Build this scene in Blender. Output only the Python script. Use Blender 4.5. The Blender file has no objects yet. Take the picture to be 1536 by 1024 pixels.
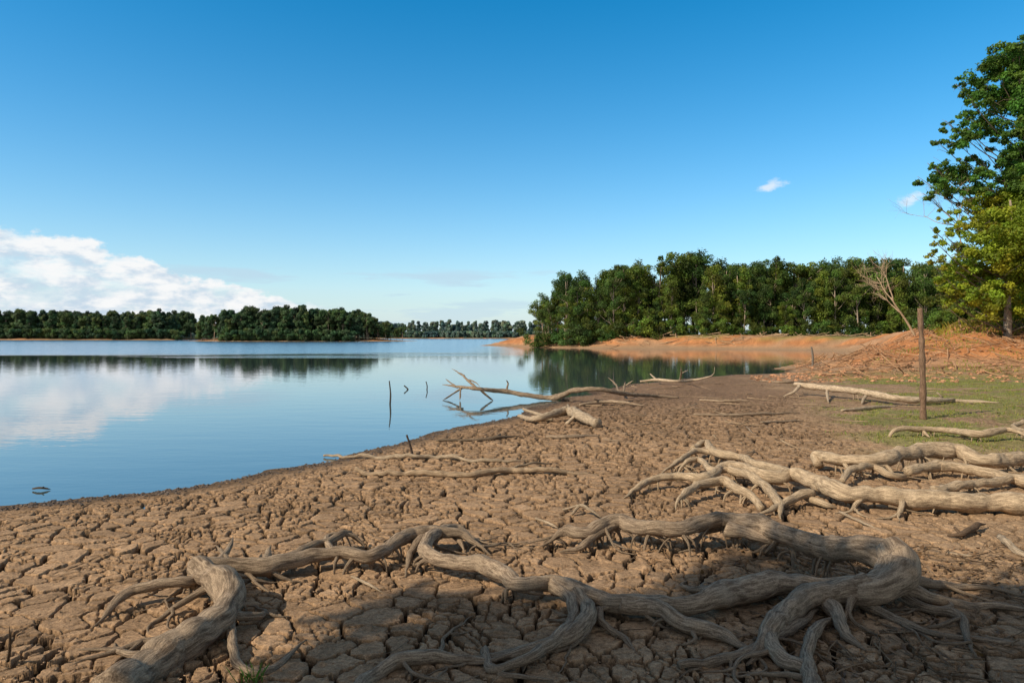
import bpy, math, numpy as np
from mathutils import Vector
R = np.random.RandomState(7)
F, HC, HZ, CU = 1024.0, 1.7, 505.0, 768.0
SUN_EL = math.radians(38); SUN_AZ = math.atan2(-0.86, -0.51)
TOSUN = np.array([math.sin(SUN_AZ)*math.cos(SUN_EL), math.cos(SUN_AZ)*math.cos(SUN_EL), math.sin(SUN_EL)])

# ---------------------------------------------------------------- noise
def _h(ix, iy, iz=0, s=0):
    n = (ix*374761393 + iy*668265263 + iz*1274126177 + s*974634777) & 0xffffffff
    n = ((n ^ (n >> 13))*1274126177) & 0xffffffff
    n = n ^ (n >> 16)
    return (n & 0xffffff)/16777216.0
def vn2(x, y, s=0):
    xi = np.floor(x).astype(np.int64); yi = np.floor(y).astype(np.int64)
    fx = x-xi; fy = y-yi; fx = fx*fx*(3-2*fx); fy = fy*fy*(3-2*fy)
    a = _h(xi, yi, 0, s); b = _h(xi+1, yi, 0, s); c = _h(xi, yi+1, 0, s); d = _h(xi+1, yi+1, 0, s)
    return (a+(b-a)*fx)*(1-fy)+(c+(d-c)*fx)*fy
def fbm(x, y, o=4, s=0):
    t = 0; a = 0.5; n = 0
    for k in range(o):
        t = t+a*vn2(x*2**k+k*17.3, y*2**k-k*9.1, s+k); n += a; a *= 0.5
    return t/n
def vn3(x, y, z, s=0):
    zi = np.floor(z).astype(np.int64); fz = z-zi; fz = fz*fz*(3-2*fz)
    xi = np.floor(x).astype(np.int64); yi = np.floor(y).astype(np.int64)
    fx = x-xi; fy = y-yi; fx = fx*fx*(3-2*fx); fy = fy*fy*(3-2*fy)
    def L(k):
        a = _h(xi, yi, k, s); b = _h(xi+1, yi, k, s); c = _h(xi, yi+1, k, s); d = _h(xi+1, yi+1, k, s)
        return (a+(b-a)*fx)*(1-fy)+(c+(d-c)*fx)*fy
    return L(zi)*(1-fz)+L(zi+1)*fz
def sst(a, b, x):
    t = np.clip((x-a)/(b-a), 0, 1); return t*t*(3-2*t)
def voro(x, y, s=0):
    xi = np.floor(x).astype(np.int64); yi = np.floor(y).astype(np.int64)
    best = np.full(x.shape, 1e9); bx = np.zeros_like(x); by = np.zeros_like(x); cid = np.zeros_like(x); st = []
    for i in (-1, 0, 1):
        for j in (-1, 0, 1):
            px = xi+i+0.04+0.92*_h(xi+i, yi+j, 1, s)-x; py = yi+j+0.04+0.92*_h(xi+i, yi+j, 2, s)-y
            st.append((px, py))
            d = px*px+py*py; m = d < best
            best = np.where(m, d, best); bx = np.where(m, px, bx); by = np.where(m, py, by)
            cid = np.where(m, _h(xi+i, yi+j, 3, s), cid)
    e = np.full(x.shape, 1e9)
    for px, py in st:
        dx = px-bx; dy = py-by; l = np.sqrt(dx*dx+dy*dy)
        v = (0.5*(px+bx)*dx+0.5*(py+by)*dy)/np.maximum(l, 1e-6)
        e = np.where(l > 1e-4, np.minimum(e, v), e)
    return e, cid, bx, by

# ---------------------------------------------------------------- terrain
POLY = np.array([(-60,-80),(-40,-12),(-20,2),(-9,5.4),(-5.12,6.83),(-3.83,7.57),(-2.46,9.41),(-1.38,12),(0.18,15.1),
 (1.3,18.7),(4.3,24.2),(8.4,29.5),(12.7,31.7),(14.2,37),(19.6,43.5),(27.3,58),(36,74),(39,87),(31,95),(13,101),(2,112),
 (-6,130),(-4,170),(8,230),(60,300),(200,420),(2500,500),(2500,-80)], float)
def sdpoly(x, y):
    d = np.full(x.shape, 1e18); ins = np.zeros(x.shape, bool); n = len(POLY)
    for k in range(n):
        ax, ay = POLY[k]; bx, by = POLY[(k+1) % n]
        ex, ey = bx-ax, by-ay; wx, wy = x-ax, y-ay
        t = np.clip((wx*ex+wy*ey)/(ex*ex+ey*ey), 0, 1)
        dx = wx-ex*t; dy = wy-ey*t; d = np.minimum(d, dx*dx+dy*dy)
        if ay != by:
            c = ((ay > y) != (by > y)) & (x < (bx-ax)*(y-ay)/(by-ay)+ax)
            ins ^= c
    d = np.sqrt(d); return np.where(ins, d, -d)
def SD(x, y):
    x = np.asarray(x, float); y = np.asarray(y, float)
    a = sdpoly(x, y)
    a = a + (vn2(x*0.9, y*0.9, 5)-0.5)*0.35*np.clip(y/12, 0.5, 4) + (vn2(x*4, y*4, 6)-0.5)*0.12
    r = np.sqrt(((x+84)/47)**2+((y-272)/20)**2)
    b = (1-r)*20+(vn2(x*0.15, y*0.15, 7)-0.5)*3
    c = np.minimum(-172-x+(y-345)*0.1, y-345)+(vn2(x*0.1, y*0.1, 8)-0.5)*6
    e = y-610+(vn2(x*0.03, y*0.03, 9)-0.5)*60
    return np.maximum(np.maximum(a, b), np.maximum(c, e))
def T(x, y, sd=None):
    x = np.asarray(x, float); y = np.asarray(y, float)
    if sd is None: sd = SD(x, y)
    s = np.maximum(sd, 0)
    land = 0.09*(1-np.exp(-s/1.2)) + (fbm(x*0.5, y*0.5, 3, 20)-0.5)*0.07*sst(0.3, 3, s)
    bf = sst(26, 42, y)*sst(0, 9, s)*(1-0.36*sst(70, 95, y))*(1-0.4*sst(180, 240, y))
    land = land + bf*(2.7+1.2*(fbm(x*0.06, y*0.06, 3, 30)-0.5)) + sst(24, 34, y)*sst(0.5, 5, s)*(fbm(x*0.45, y*0.45, 4, 31)-0.5)*0.7*(1-.4*sst(70,95,y))
    return np.where(sd > 0, land, np.maximum(0.07*sd, -1.5))
def unproj(u, v, lift=0.0):
    u = np.atleast_1d(np.asarray(u, float)); v = np.atleast_1d(np.asarray(v, float))
    z = np.zeros(u.shape)+lift
    for k in range(8):
        d = (HC-z)*F/(v-HZ); x = (u-CU)/F*d
        z = np.maximum(T(x, d), 0)+lift
    return x, d, z
def at(u, v, d):
    return np.array([(u-CU)/F*d, d, HC+(HZ-v)/F*d])

# ---------------------------------------------------------------- mesh utils
def mesh_np(name, V, Q, mats, vec=None, col=None, matidx=None, smooth=True):
    me = bpy.data.meshes.new(name)
    V = np.asarray(V, np.float32); Q = np.asarray(Q, np.int32)
    me.vertices.add(len(V)); me.vertices.foreach_set("co", V.ravel())
    me.loops.add(Q.size); me.loops.foreach_set("vertex_index", Q.ravel())
    me.polygons.add(len(Q)); me.polygons.foreach_set("loop_start", np.arange(0, Q.size, 4, dtype=np.int32))
    for m in mats: me.materials.append(m)
    if matidx is not None: me.polygons.foreach_set("material_index", np.asarray(matidx, np.int32))
    sm = np.full(len(Q), bool(smooth)) if not hasattr(smooth, '__len__') else np.asarray(smooth, bool)
    me.polygons.foreach_set("use_smooth", sm)
    me.update(calc_edges=True)
    if vec is not None:
        a = me.attributes.new("bark", 'FLOAT_VECTOR', 'POINT'); a.data.foreach_set("vector", np.asarray(vec, np.float32).ravel())
    if col is not None:
        a = me.attributes.new("Col", 'FLOAT_COLOR', 'POINT')
        c = np.ones((len(V), 4), np.float32); c[:, :3] = col; a.data.foreach_set("color", c.ravel())
    return me
def obj(name, me, loc=(0,0,0), parent=None):
    o = bpy.data.objects.new(name, me); o.location = loc; bpy.context.scene.collection.objects.link(o)
    if parent: o.parent = parent
    return o
class MB:
    def __init__(s): s.V=[]; s.Q=[]; s.B=[]; s.C=[]; s.M=[]; s.S=[]; s.n=0
    def add(s, V, Q, B, C, m, sm):
        s.V.append(V); s.Q.append(Q+s.n); s.B.append(B); s.C.append(C); s.M.append(np.full(len(Q), m)); s.S.append(np.full(len(Q), sm)); s.n += len(V)
    def mesh(s, name, mats):
        return mesh_np(name, np.vstack(s.V), np.vstack(s.Q), mats, np.vstack(s.B), np.vstack(s.C), np.concatenate(s.M), np.concatenate(s.S))
    def tube(s, P, r, sides=8, lump=0.0, tint=(1,1,1), m=0, seed=0, ridge=0.0):
        P = np.asarray(P, float); r = np.asarray(r, float); n = len(P)
        Tn = np.gradient(P, axis=0); Tn /= np.linalg.norm(Tn, axis=1)[:, None]+1e-9
        up = np.array([0,0,1.0]) if abs(Tn[0][2]) < 0.9 else np.array([1.0,0,0])
        N = np.zeros_like(P); a = np.cross(Tn[0], up); a /= np.linalg.norm(a)
        for i in range(n):
            a = a-Tn[i]*np.dot(a, Tn[i]); a /= np.linalg.norm(a)+1e-9; N[i] = a
        B = np.cross(Tn, N)
        L = np.concatenate([[0], np.cumsum(np.linalg.norm(np.diff(P, axis=0), axis=1))])
        th = np.arange(sides)/sides*2*np.pi
        c = np.cos(th)[None, :]; sn = np.sin(th)[None, :]
        rr = r[:, None]*np.ones((1, sides))
        off = seed*13.7
        if ridge > 0:
            tw = L[:, None]*2.5
            rr = rr*(1+ridge*(2*vn3(np.cos(th[None]+tw)*1.3+off+5, np.sin(th[None]+tw)*1.3+9, L[:, None]*4.5+off+0*th, 3)-1)
                      +0.4*ridge*(2*vn3(c*3+off+5, sn*3+9, L[:, None]*14+off+0*th, 4)-1))
        if lump > 0:
            rr = rr*(1+lump*(2*vn2(L*6+off, L*0+seed, 2)-1)+.5*lump*(2*vn2(L*17+off, L*0+seed, 2)-1))[:, None]
        V = P[:, None, :]+N[:, None, :]*(rr*c)[..., None]+B[:, None, :]*(rr*sn)[..., None]
        V = V.reshape(-1, 3)
        bv = np.stack([np.broadcast_to(c*0.5, (n, sides)), np.broadcast_to(sn*0.5, (n, sides)), np.broadcast_to(L[:, None]+off, (n, sides))], -1).reshape(-1, 3)
        i = np.arange(n-1)[:, None]*sides; j = np.arange(sides)[None]; k = (j+1) % sides
        Q = np.stack([i+j, i+k, i+sides+k, i+sides+j], -1).reshape(-1, 4)
        V = np.vstack([V, P[0], P[-1]]); bv = np.vstack([bv, [0,0,off], [0,0,L[-1]+off]])
        c0 = n*sides; c1 = c0+1; caps = []
        for q in range(0, sides-1, 2):
            caps.append((c0, (q+2) % sides, q+1, q)); e = (n-1)*sides
            caps.append((c1, e+q, e+q+1, e+(q+2) % sides))
        Q = np.vstack([Q, np.array(caps)])
        C = np.tile(np.asarray(tint, float), (len(V), 1))
        s.add(V, Q, bv, C, m, True)
    def leaves(s, c, size, nrm, tint, m=1, asp=0.55):
        n = len(c); a = R.normal(size=(n, 3)); nrm = nrm/(np.linalg.norm(nrm, axis=1)[:, None]+1e-9)
        a -= nrm*np.sum(a*nrm, 1)[:, None]; a /= np.linalg.norm(a, axis=1)[:, None]+1e-9
        b = np.cross(nrm, a); L = (size*R.uniform(0.7, 1.3, n))[:, None]*0.5; W = L*asp
        f = nrm*L*0.25
        V = np.stack([c-a*L, c+b*W-f, c+a*L, c-b*W-f], 1).reshape(-1, 3)
        Q = np.arange(4*n).reshape(n, 4)
        C = np.repeat(tint, 4, 0); s.add(V, Q, np.zeros_like(V), C, m, False)
    def clump(s, c, rad, n, size, flat=0.65, tint=(1,1,1), var=0.25, m=1):
        d = R.normal(size=(n, 3)); d /= np.linalg.norm(d, axis=1)[:, None]
        rr = rad*R.uniform(0.15, 1.0, n)**0.5*(0.65+0.7*vn3(d[:,0]*2+c[0]+50, d[:,1]*2+c[1]+50, d[:,2]*2+c[2]+50, 1))
        p = d*rr[:, None]; p[:, 2] *= flat
        nr = d*0.8+np.array([0,0,0.35])+R.normal(size=(n, 3))*0.6
        k = (1+var*(R.rand(n)-0.5)*2)[:, None]
        s.leaves(np.asarray(c)+p, size, nr, np.asarray(tint)[None]*k, m, .62)
def cr(P, step):
    P = np.asarray(P, float)
    Q = np.vstack([2*P[0]-P[1], P, 2*P[-1]-P[-2]]); out = []
    for i in range(1, len(Q)-2):
        n = max(2, int(np.linalg.norm(Q[i+1][:3]-Q[i][:3])/step))
        t = (np.arange(n)/n)[:, None]
        a, b, c, d = Q[i-1], Q[i], Q[i+1], Q[i+2]
        out.append(0.5*((2*b)+(-a+c)*t+(2*a-5*b+4*c-d)*t*t+(-a+3*b-3*c+d)*t**3))
    out.append(P[-1:]); return np.vstack(out)

# ---------------------------------------------------------------- node helpers
def newmat(name):
    m = bpy.data.materials.new(name); m.use_nodes = True; nt = m.node_tree; nt.nodes.clear(); return m, nt
def N(nt, t, **kw):
    n = nt.nodes.new(t)
    for k, v in kw.items():
        if k.startswith('i_'):
            key = k[2:]; key = int(key) if key.isdigit() else key.replace('_', ' ')
            if isinstance(v, bpy.types.NodeSocket): nt.links.new(v, n.inputs[key])
            else: n.inputs[key].default_value = v
        else: setattr(n, k, v)
    return n
def M(nt, op, a, b=None, c=None, clamp=False):
    n = nt.nodes.new('ShaderNodeMath'); n.operation = op; n.use_clamp = clamp
    for i, v in enumerate((a, b, c)):
        if v is None: continue
        if isinstance(v, bpy.types.NodeSocket): nt.links.new(v, n.inputs[i])
        else: n.inputs[i].default_value = v
    return n.outputs[0]
def MR(nt, x, a, b, c=0.0, d=1.0, smooth=True):
    n = nt.nodes.new('ShaderNodeMapRange'); n.interpolation_type = 'SMOOTHSTEP' if smooth else 'LINEAR'
    nt.links.new(x, n.inputs[0])
    for i, v in zip((1,2,3,4), (a,b,c,d)): n.inputs[i].default_value = v
    return n.outputs[0]
def MIX(nt, f, a, b, mode='MIX'):
    n = nt.nodes.new('ShaderNodeMix'); n.data_type = 'RGBA'; n.blend_type = mode
    for s, v in ((n.inputs[0], f), (n.inputs[6], a), (n.inputs[7], b)):
        if isinstance(v, bpy.types.NodeSocket): nt.links.new(v, s)
        else: s.default_value = v if not isinstance(v, tuple) else (v+(1,) if len(v) == 3 else v)
    return n.outputs[2]
def NOISE(nt, vec, scale, detail=4, rough=0.5):
    n = nt.nodes.new('ShaderNodeTexNoise'); n.inputs['Scale'].default_value = scale; n.inputs['Detail'].default_value = detail; n.inputs['Roughness'].default_value = rough
    if vec is not None: nt.links.new(vec, n.inputs['Vector'])
    return n.outputs[0]
def MAPV(nt, vec, sc):
    n = nt.nodes.new('ShaderNodeVectorMath'); n.operation = 'MULTIPLY'; nt.links.new(vec, n.inputs[0]); n.inputs[1].default_value = sc; return n.outputs[0]

def mat_ground():
    m, nt = newmat("cracked_mud"); pos = N(nt, 'ShaderNodeNewGeometry').outputs['Position']
    col = N(nt, 'ShaderNodeAttribute', attribute_name="Col").outputs['Color']
    n1 = NOISE(nt, pos, 48, 4, 0.7); n2 = NOISE(nt, pos, 7, 3, 0.6); n3 = NOISE(nt, pos, 190, 1, 0.6)
    k = M(nt, 'MULTIPLY', MR(nt, n1, 0.3, 0.7, 0.68, 1.28), MR(nt, n2, 0.3, 0.7, 0.82, 1.15))
    k = M(nt, 'MULTIPLY', k, MR(nt, n3, 0.3, 0.7, 0.78, 1.2))
    kc = N(nt, 'ShaderNodeCombineXYZ', i_0=k, i_1=k, i_2=k).outputs[0]
    c = MIX(nt, 1.0, col, kc, 'MULTIPLY')
    h = M(nt, 'ADD', M(nt, 'MULTIPLY', n1, 0.012), M(nt, 'MULTIPLY', n3, 0.003))
    bp = N(nt, 'ShaderNodeBump', i_Strength=0.9, i_Distance=1.0, i_Height=h)
    p = N(nt, 'ShaderNodeBsdfPrincipled', i_Base_Color=c, i_Roughness=0.95, i_Normal=bp.outputs[0]); p.inputs['Specular IOR Level'].default_value = 0.06
    o = N(nt, 'ShaderNodeOutputMaterial', i_Surface=p.outputs[0]); return m
def mat_wood(name, c1, c2, c3):
    m, nt = newmat(name)
    v = N(nt, 'ShaderNodeAttribute', attribute_name="bark").outputs['Vector']
    t = N(nt, 'ShaderNodeAttribute', attribute_name="Col").outputs['Color']
    pos = N(nt, 'ShaderNodeNewGeometry').outputs['Position']
    g = NOISE(nt, MAPV(nt, v, (4, 4, 6.5)), 1.6, 5, 0.7)
    g2 = NOISE(nt, MAPV(nt, v, (18, 18, 9)), 1.5, 3, 0.6)
    b = NOISE(nt, pos, 6, 3, 0.6); fine = NOISE(nt, pos, 130, 2, 0.6)
    c = MIX(nt, MR(nt, g, 0.34, 0.64), c1, c2)
    c = MIX(nt, MR(nt, b, 0.45, 0.7, 0, 0.55), c, c3)
    k = M(nt, 'MULTIPLY', MR(nt, g2, 0.30, 0.56, 0.70, 1.08), MR(nt, fine, .3, .7, .78, 1.18)); kc = N(nt, 'ShaderNodeCombineXYZ', i_0=k, i_1=k, i_2=k).outputs[0]
    c = MIX(nt, 1.0, MIX(nt, 1.0, c, kc, 'MULTIPLY'), t, 'MULTIPLY')
    h = M(nt, 'ADD', M(nt, 'MULTIPLY', g, 0.011), M(nt, 'ADD', M(nt, 'MULTIPLY', g2, 0.006), M(nt, 'MULTIPLY', fine, 0.003)))
    bp = N(nt, 'ShaderNodeBump', i_Strength=0.85, i_Distance=1.0, i_Height=h)
    p = N(nt, 'ShaderNodeBsdfPrincipled', i_Base_Color=c, i_Roughness=0.9, i_Normal=bp.outputs[0]); p.inputs['Specular IOR Level'].default_value = 0.08
    N(nt, 'ShaderNodeOutputMaterial', i_Surface=p.outputs[0]); return m
def mat_leaf(name, c, trans=0.3):
    m, nt = newmat(name)
    t = N(nt, 'ShaderNodeAttribute', attribute_name="Col").outputs['Color']
    rnd = N(nt, 'ShaderNodeObjectInfo').outputs['Random']
    c1 = MIX(nt, rnd, (c[0]*0.6, c[1]*0.72, c[2]*0.9), (c[0]*1.5, c[1]*1.25, c[2]*0.9))
    cc = MIX(nt, 1.0, c1, t, 'MULTIPLY')
    p = N(nt, 'ShaderNodeBsdfPrincipled', i_Base_Color=cc, i_Roughness=0.55); p.inputs['Specular IOR Level'].default_value = 0.2
    tr = N(nt, 'ShaderNodeBsdfTranslucent', i_Color=MIX(nt, 1.0, cc, (1.3, 1.4, 0.5), 'MULTIPLY'))
    mx = N(nt, 'ShaderNodeMixShader', i_0=trans, i_1=p.outputs[0], i_2=tr.outputs[0])
    N(nt, 'ShaderNodeOutputMaterial', i_Surface=mx.outputs[0]); return m
def mat_water():
    m, nt = newmat("lake_water"); pos = N(nt, 'ShaderNodeNewGeometry').outputs['Position']
    sep = N(nt, 'ShaderNodeSeparateXYZ', i_0=pos)
    y = M(nt, 'ADD', sep.outputs[1], M(nt, 'MULTIPLY', M(nt, 'SUBTRACT', NOISE(nt, MAPV(nt, pos, (0.03, 0.12, 1)), 1.0, 3), 0.5), 40.0))
    far = M(nt, 'MULTIPLY', MR(nt, y, 56, 72), MR(nt, sep.outputs[0], 4, -8))
    n1 = NOISE(nt, MAPV(nt, pos, (0.8, 2.0, 1)), 1.0, 3); n2 = NOISE(nt, MAPV(nt, pos, (1, 1.6, 1)), 7, 1)
    h = M(nt, 'ADD', M(nt, 'MULTIPLY', n1, 0.0032), M(nt, 'MULTIPLY', n2, 0.0005))
    h = M(nt, 'MULTIPLY', h, M(nt, 'ADD', M(nt, 'MULTIPLY', far, 18.0), 1.0))
    bp = N(nt, 'ShaderNodeBump', i_Strength=1.0, i_Distance=1.0, i_Height=h)
    ro = M(nt, 'ADD', M(nt, 'MULTIPLY', far, 0.16), 0.012)
    fr = N(nt, 'ShaderNodeFresnel', i_IOR=1.5, i_Normal=bp.outputs[0]).outputs[0]
    gl = N(nt, 'ShaderNodeBsdfGlossy', i_Color=(0.94, 0.95, 0.98, 1), i_Roughness=ro, i_Normal=bp.outputs[0])
    df = N(nt, 'ShaderNodeBsdfDiffuse', i_Color=(0.055, 0.085, 0.085, 1))
    mx = N(nt, 'ShaderNodeMixShader', i_0=M(nt, 'ADD', M(nt, 'MULTIPLY', fr, 0.86), 0.16, clamp=True), i_1=df.outputs[0], i_2=gl.outputs[0])
    N(nt, 'ShaderNodeOutputMaterial', i_Surface=mx.outputs[0]); return m

MG = mat_ground()
WOOD = mat_wood("weathered_root_wood", (0.15, 0.102, 0.066), (0.42, 0.305, 0.20), (0.28, 0.205, 0.135))
PALE = mat_wood("bleached_wood", (0.25, 0.18, 0.115), (0.55, 0.415, 0.275), (0.40, 0.30, 0.20))
BARK = mat_wood("tree_bark", (0.13, 0.10, 0.075), (0.28, 0.23, 0.18), (0.20, 0.17, 0.13))
LEAF = mat_leaf("forest_leaves", (0.084, 0.132, 0.026), 0.25)
LEAFD = mat_leaf("hazed_distant_leaves", (0.066, 0.120, 0.058), 0.2)  # aerial haze painted in: leaf colour shifted towards blue
LEAFF = mat_leaf("hazed_far_leaves", (0.12, 0.19, 0.19), 0.2)  # stronger bluish haze put into the leaf colour of the farthest trees
LEAFN = mat_leaf("broadleaf_dark", (0.110, 0.200, 0.026), 0.35)
LEAFY = mat_leaf("broadleaf_yellow", (0.225, 0.275, 0.028), 0.4)
GRASS = mat_leaf("grass_blades", (0.19, 0.23, 0.055), 0.3)
LITTER = mat_leaf("dry_leaves", (0.24, 0.14, 0.07), 0.1)

# ---------------------------------------------------------------- ground sheet
ys = [-40, -34, -28, -23, -18, -14, -10, -7, -4.5, -2.5, -1, 0.2, 1.0, 1.6, 2.0, 2.3]
d = 2.3
while d < 3000:
    d += min(max(0.0075, d*d/2400), 0.013*d); ys.append(d)
ys = np.array(ys); NC = 1250
half = np.where(ys > 2.3, ys*0.90+0.8, 2.3*0.90+0.8+(2.3-ys)*1.6)
t = np.linspace(-1, 1, NC)
X = half[:, None]*t[None]; Y = np.repeat(ys[:, None], NC, 1)
sd = SD(X, Y); Z = T(X, Y, sd)
col = np.zeros(X.shape+(3,)); col[:] = (0.345, 0.215, 0.120)
near = ys < 36; k = int(near.sum()); x = X[:k]; y = Y[:k]; s = sd[:k]
kv = int((ys < 21).sum()); xv = x[:kv]; yv = y[:kv]
wx = xv+0.30*(fbm(xv*1.6, yv*1.6, 2, 38)-0.5)+0.10*(fbm(xv*4, yv*4, 3, 40)-0.5)+0.028*(vn2(xv*22, yv*22, 44)-0.5)+.012*(vn2(xv*60,yv*60,46)-.5); wy = yv+0.30*(fbm(xv*1.6, yv*1.6, 2, 39)-0.5)+0.10*(fbm(xv*4, yv*4, 3, 41)-0.5)+0.028*(vn2(xv*22, yv*22, 45)-0.5)+.012*(vn2(xv*60,yv*60,47)-.5)
def pad(a, fill): 
    o = np.full(x.shape, fill, float); o[:kv] = a; return o
a_, b_, c_, d_ = voro(wx/0.225, wy/0.20, 1); e1 = pad(a_*0.212, 1.); id1 = pad(b_, .5); b1x = pad(c_, 0.); b1y = pad(d_, 0.)
a_, _, _, _ = voro(wx/0.105+3, wy/0.098+9, 2); e2 = pad(a_*0.10, 1.)
right = sst(2.2, 4.2, x-0.28*(y-4)+(fbm(x*0.8, y*0.8, 3, 46)-0.5)*2.5)
amp = (1-0.7*right)*(1-0.95*sst(13, 21, y+(fbm(x*0.6, y*0.6, 2, 47)-0.5)*4))*sst(0.15, 0.9, s)
w1 = 0.005+0.010*sst(.3,.75,fbm(x*2.5, y*2.5, 2, 48))+0.0013*y; w2 = 0.003+0.007*np.clip(fbm(x*3, y*3, 2, 49)-0.45, 0, 1)*3+.0003*y
c1 = (1-sst(w1*0.7, w1*1.05, e1)); c2 = (1-sst(w2*0.4, w2+0.003, e2))*sst(0.42, 0.60, fbm(x*3, y*3, 2, 50))
crack = np.maximum(c1, c2*0.6)*amp
edge = np.exp(-e1/0.010)*amp
gr = (fbm(x*28, y*28, 4, 51)-0.5); gr2 = fbm(x*9, y*9, 3, 52)-0.5; fd = 1-.75*sst(4.5, 10, y)
Z[:k] += -0.058*crack+0.008*gr*fd*(0.5+0.9*sst(0.4, 0.6, fbm(x*2, y*2, 2, 58)))*sst(0.1, 0.6, s)+0.006*gr2*fd*sst(0.1, 0.6, s)+(id1-0.5)*0.006*amp-0.001*edge+((id1*7 % 1-0.5)*b1x+(id1*13 % 1-0.5)*b1y)*0.009*amp*fd
cl = np.maximum(0, vn2(x*14, y*14, 53)-0.78)*0.08*sst(0.4, 0.65, fbm(x*1.1, y*1.1, 2, 54))
Z[:k] += cl*sst(0.3, 1, s)*fd
tone = 0.80+0.36*fbm(x*0.7, y*0.7, 3, 55)+0.30*(id1-0.5)*amp+0.5*gr*0.8
cc = col[:k]*tone[..., None]
farm = sst(9, 20, y)[..., None]; cc = cc*(1-farm)+np.array([0.225, 0.138, 0.082])*tone[..., None]*farm
cc = cc*(1-0.45*right[..., None])+np.array([0.37, 0.245, 0.14])*tone[..., None]*0.45*right[..., None]
cc *= (1-0.92*crack)[..., None]
gm = sst(0.38, 0.52, fbm(x*0.55, y*0.9, 4, 56)+0.16*(fbm(x*3,y*3,3,57)-.5)*2+0.16*sst(0, 5, x-(1.5+0.36*y))-0.08)*sst(-0.3, 1.2, x-(1.2+0.36*y))*sst(8.5, 11, y)*(1-sst(25, 31, y))
gcol = np.array([0.19, 0.20, 0.055]); cc = cc*(1-0.7*gm[..., None])+gcol*tone[..., None]*0.7*gm[..., None]
wet = (1-sst(0.05, 0.6, s))[..., None]; cc = cc*(1-0.6*wet)
col[:k] = cc
bank = sst(26, 31, Y+(fbm(X*0.3, Y*0.3, 3, 60)-0.5)*8)*sst(1.0, 4.0, sd)
bt = 0.55+0.9*fbm(X*0.5, Y*0.5, 5, 61)
strat = 0.78+0.44*vn2(Z*9+X*0.05, Z*0, 62)
orange = np.array([0.47, 0.195, 0.075])*(bt*strat)[..., None]
pale = np.array([0.38, 0.24, 0.14])*bt[..., None]; mixp = sst(0.44, 0.64, fbm(X*0.14, Y*0.3, 4, 63))[..., None]*0.7
orange = orange*(1-mixp)+pale*mixp
col = col*(1-bank[..., None])+orange*bank[..., None]
fg = sst(0.40, 0.55, fbm(X*0.08, Y*0.12, 3, 64))*sst(18, 28, X)*sst(78, 90, Y)*(Y < 200)*sst(3,6,sd)*0.85
col = col*(1-fg[..., None])+np.array([0.16, 0.17, 0.05])*bt[..., None]*fg[..., None]
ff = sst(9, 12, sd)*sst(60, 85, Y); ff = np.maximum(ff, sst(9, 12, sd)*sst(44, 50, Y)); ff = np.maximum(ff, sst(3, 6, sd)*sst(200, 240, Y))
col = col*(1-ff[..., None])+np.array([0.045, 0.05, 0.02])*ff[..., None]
V = np.stack([X, Y, Z], -1).reshape(-1, 3)
nr = len(ys); i = np.arange(nr-1)[:, None]*NC; j = np.arange(NC-1)[None]
Q = np.stack([i+j, i+j+1, i+NC+j+1, i+NC+j], -1).reshape(-1, 4)
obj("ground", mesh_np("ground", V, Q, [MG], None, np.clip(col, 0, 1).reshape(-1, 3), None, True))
print("ground verts", len(V))
del X, Y, Z, col, V, Q

# ---------------------------------------------------------------- water
W = np.array([(-3500,-100,0),(3500,-100,0),(3500,3400,0),(-3500,3400,0)], float)
obj("lake_water", mesh_np("lake_water", W, np.array([[0,1,2,3]]), [mat_water()]))

# ---------------------------------------------------------------- roots and driftwood
RS = 0.86
def path(pts, step=0.02):
    out = []
    for (u, v, rp, lift) in pts:
        r = rp*RS*unproj(u, v, lift)[1][0]/F
        x, y, z = unproj(u, v, lift+r*0.55); out.append((x[0], y[0], z[0], r))
    d = np.mean([o[1] for o in out])
    P = cr(out, max(step, 0.0035*d)); P[:, 3] = np.maximum(P[:, 3], 0.002)
    return P
def wob(P, a, s):
    L = np.arange(len(P))*0.13
    P = P.copy()
    for k in range(3): P[:, k] += a*((vn2(L+s*7.7, L*0+k*31, 3)-0.5)*2+(vn2(L*2.7+s*7.7, L*0+k*31, 4)-0.5))*np.minimum(1, P[:, 3]/0.02)
    return P
cnt = [0]
def side_root(mb, c, tan, r0, tn, sdn, Lm=(.25,.8), lv=0):
    a = math.atan2(tan[1], tan[0])+R.choice([-1, 1])*R.uniform(.4, 1.2); L = R.uniform(*Lm); pts = []
    g0 = T(c[0:1], c[1:2])[0]; h0 = max(c[2]-g0, 0); x, y = c[0], c[1]; m = 9
    for k in range(m):
        f = k/(m-1); z = T(np.array([x]), np.array([y]))[0]+h0*max(0, 1-f*1.4)**1.3+r0*.3*(1-f)-.012*(f > .95)+.02*L*max(0, math.sin(f*9+sdn))*(1-f)
        pts.append((x, y, z)); a += R.normal()*.34; x += math.cos(a)*L/m; y += math.sin(a)*L/m
    P = cr(pts, .02); mb.tube(P, np.linspace(r0, r0*.15, len(P)), 8, .15, tn, 0, sdn, .15)
    if lv == 0 and L > .4:
        i = len(P)//2; side_root(mb, P[i], P[i+1]-P[i], r0*.5, tn, sdn+3, (.12, .4), 1)
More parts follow.
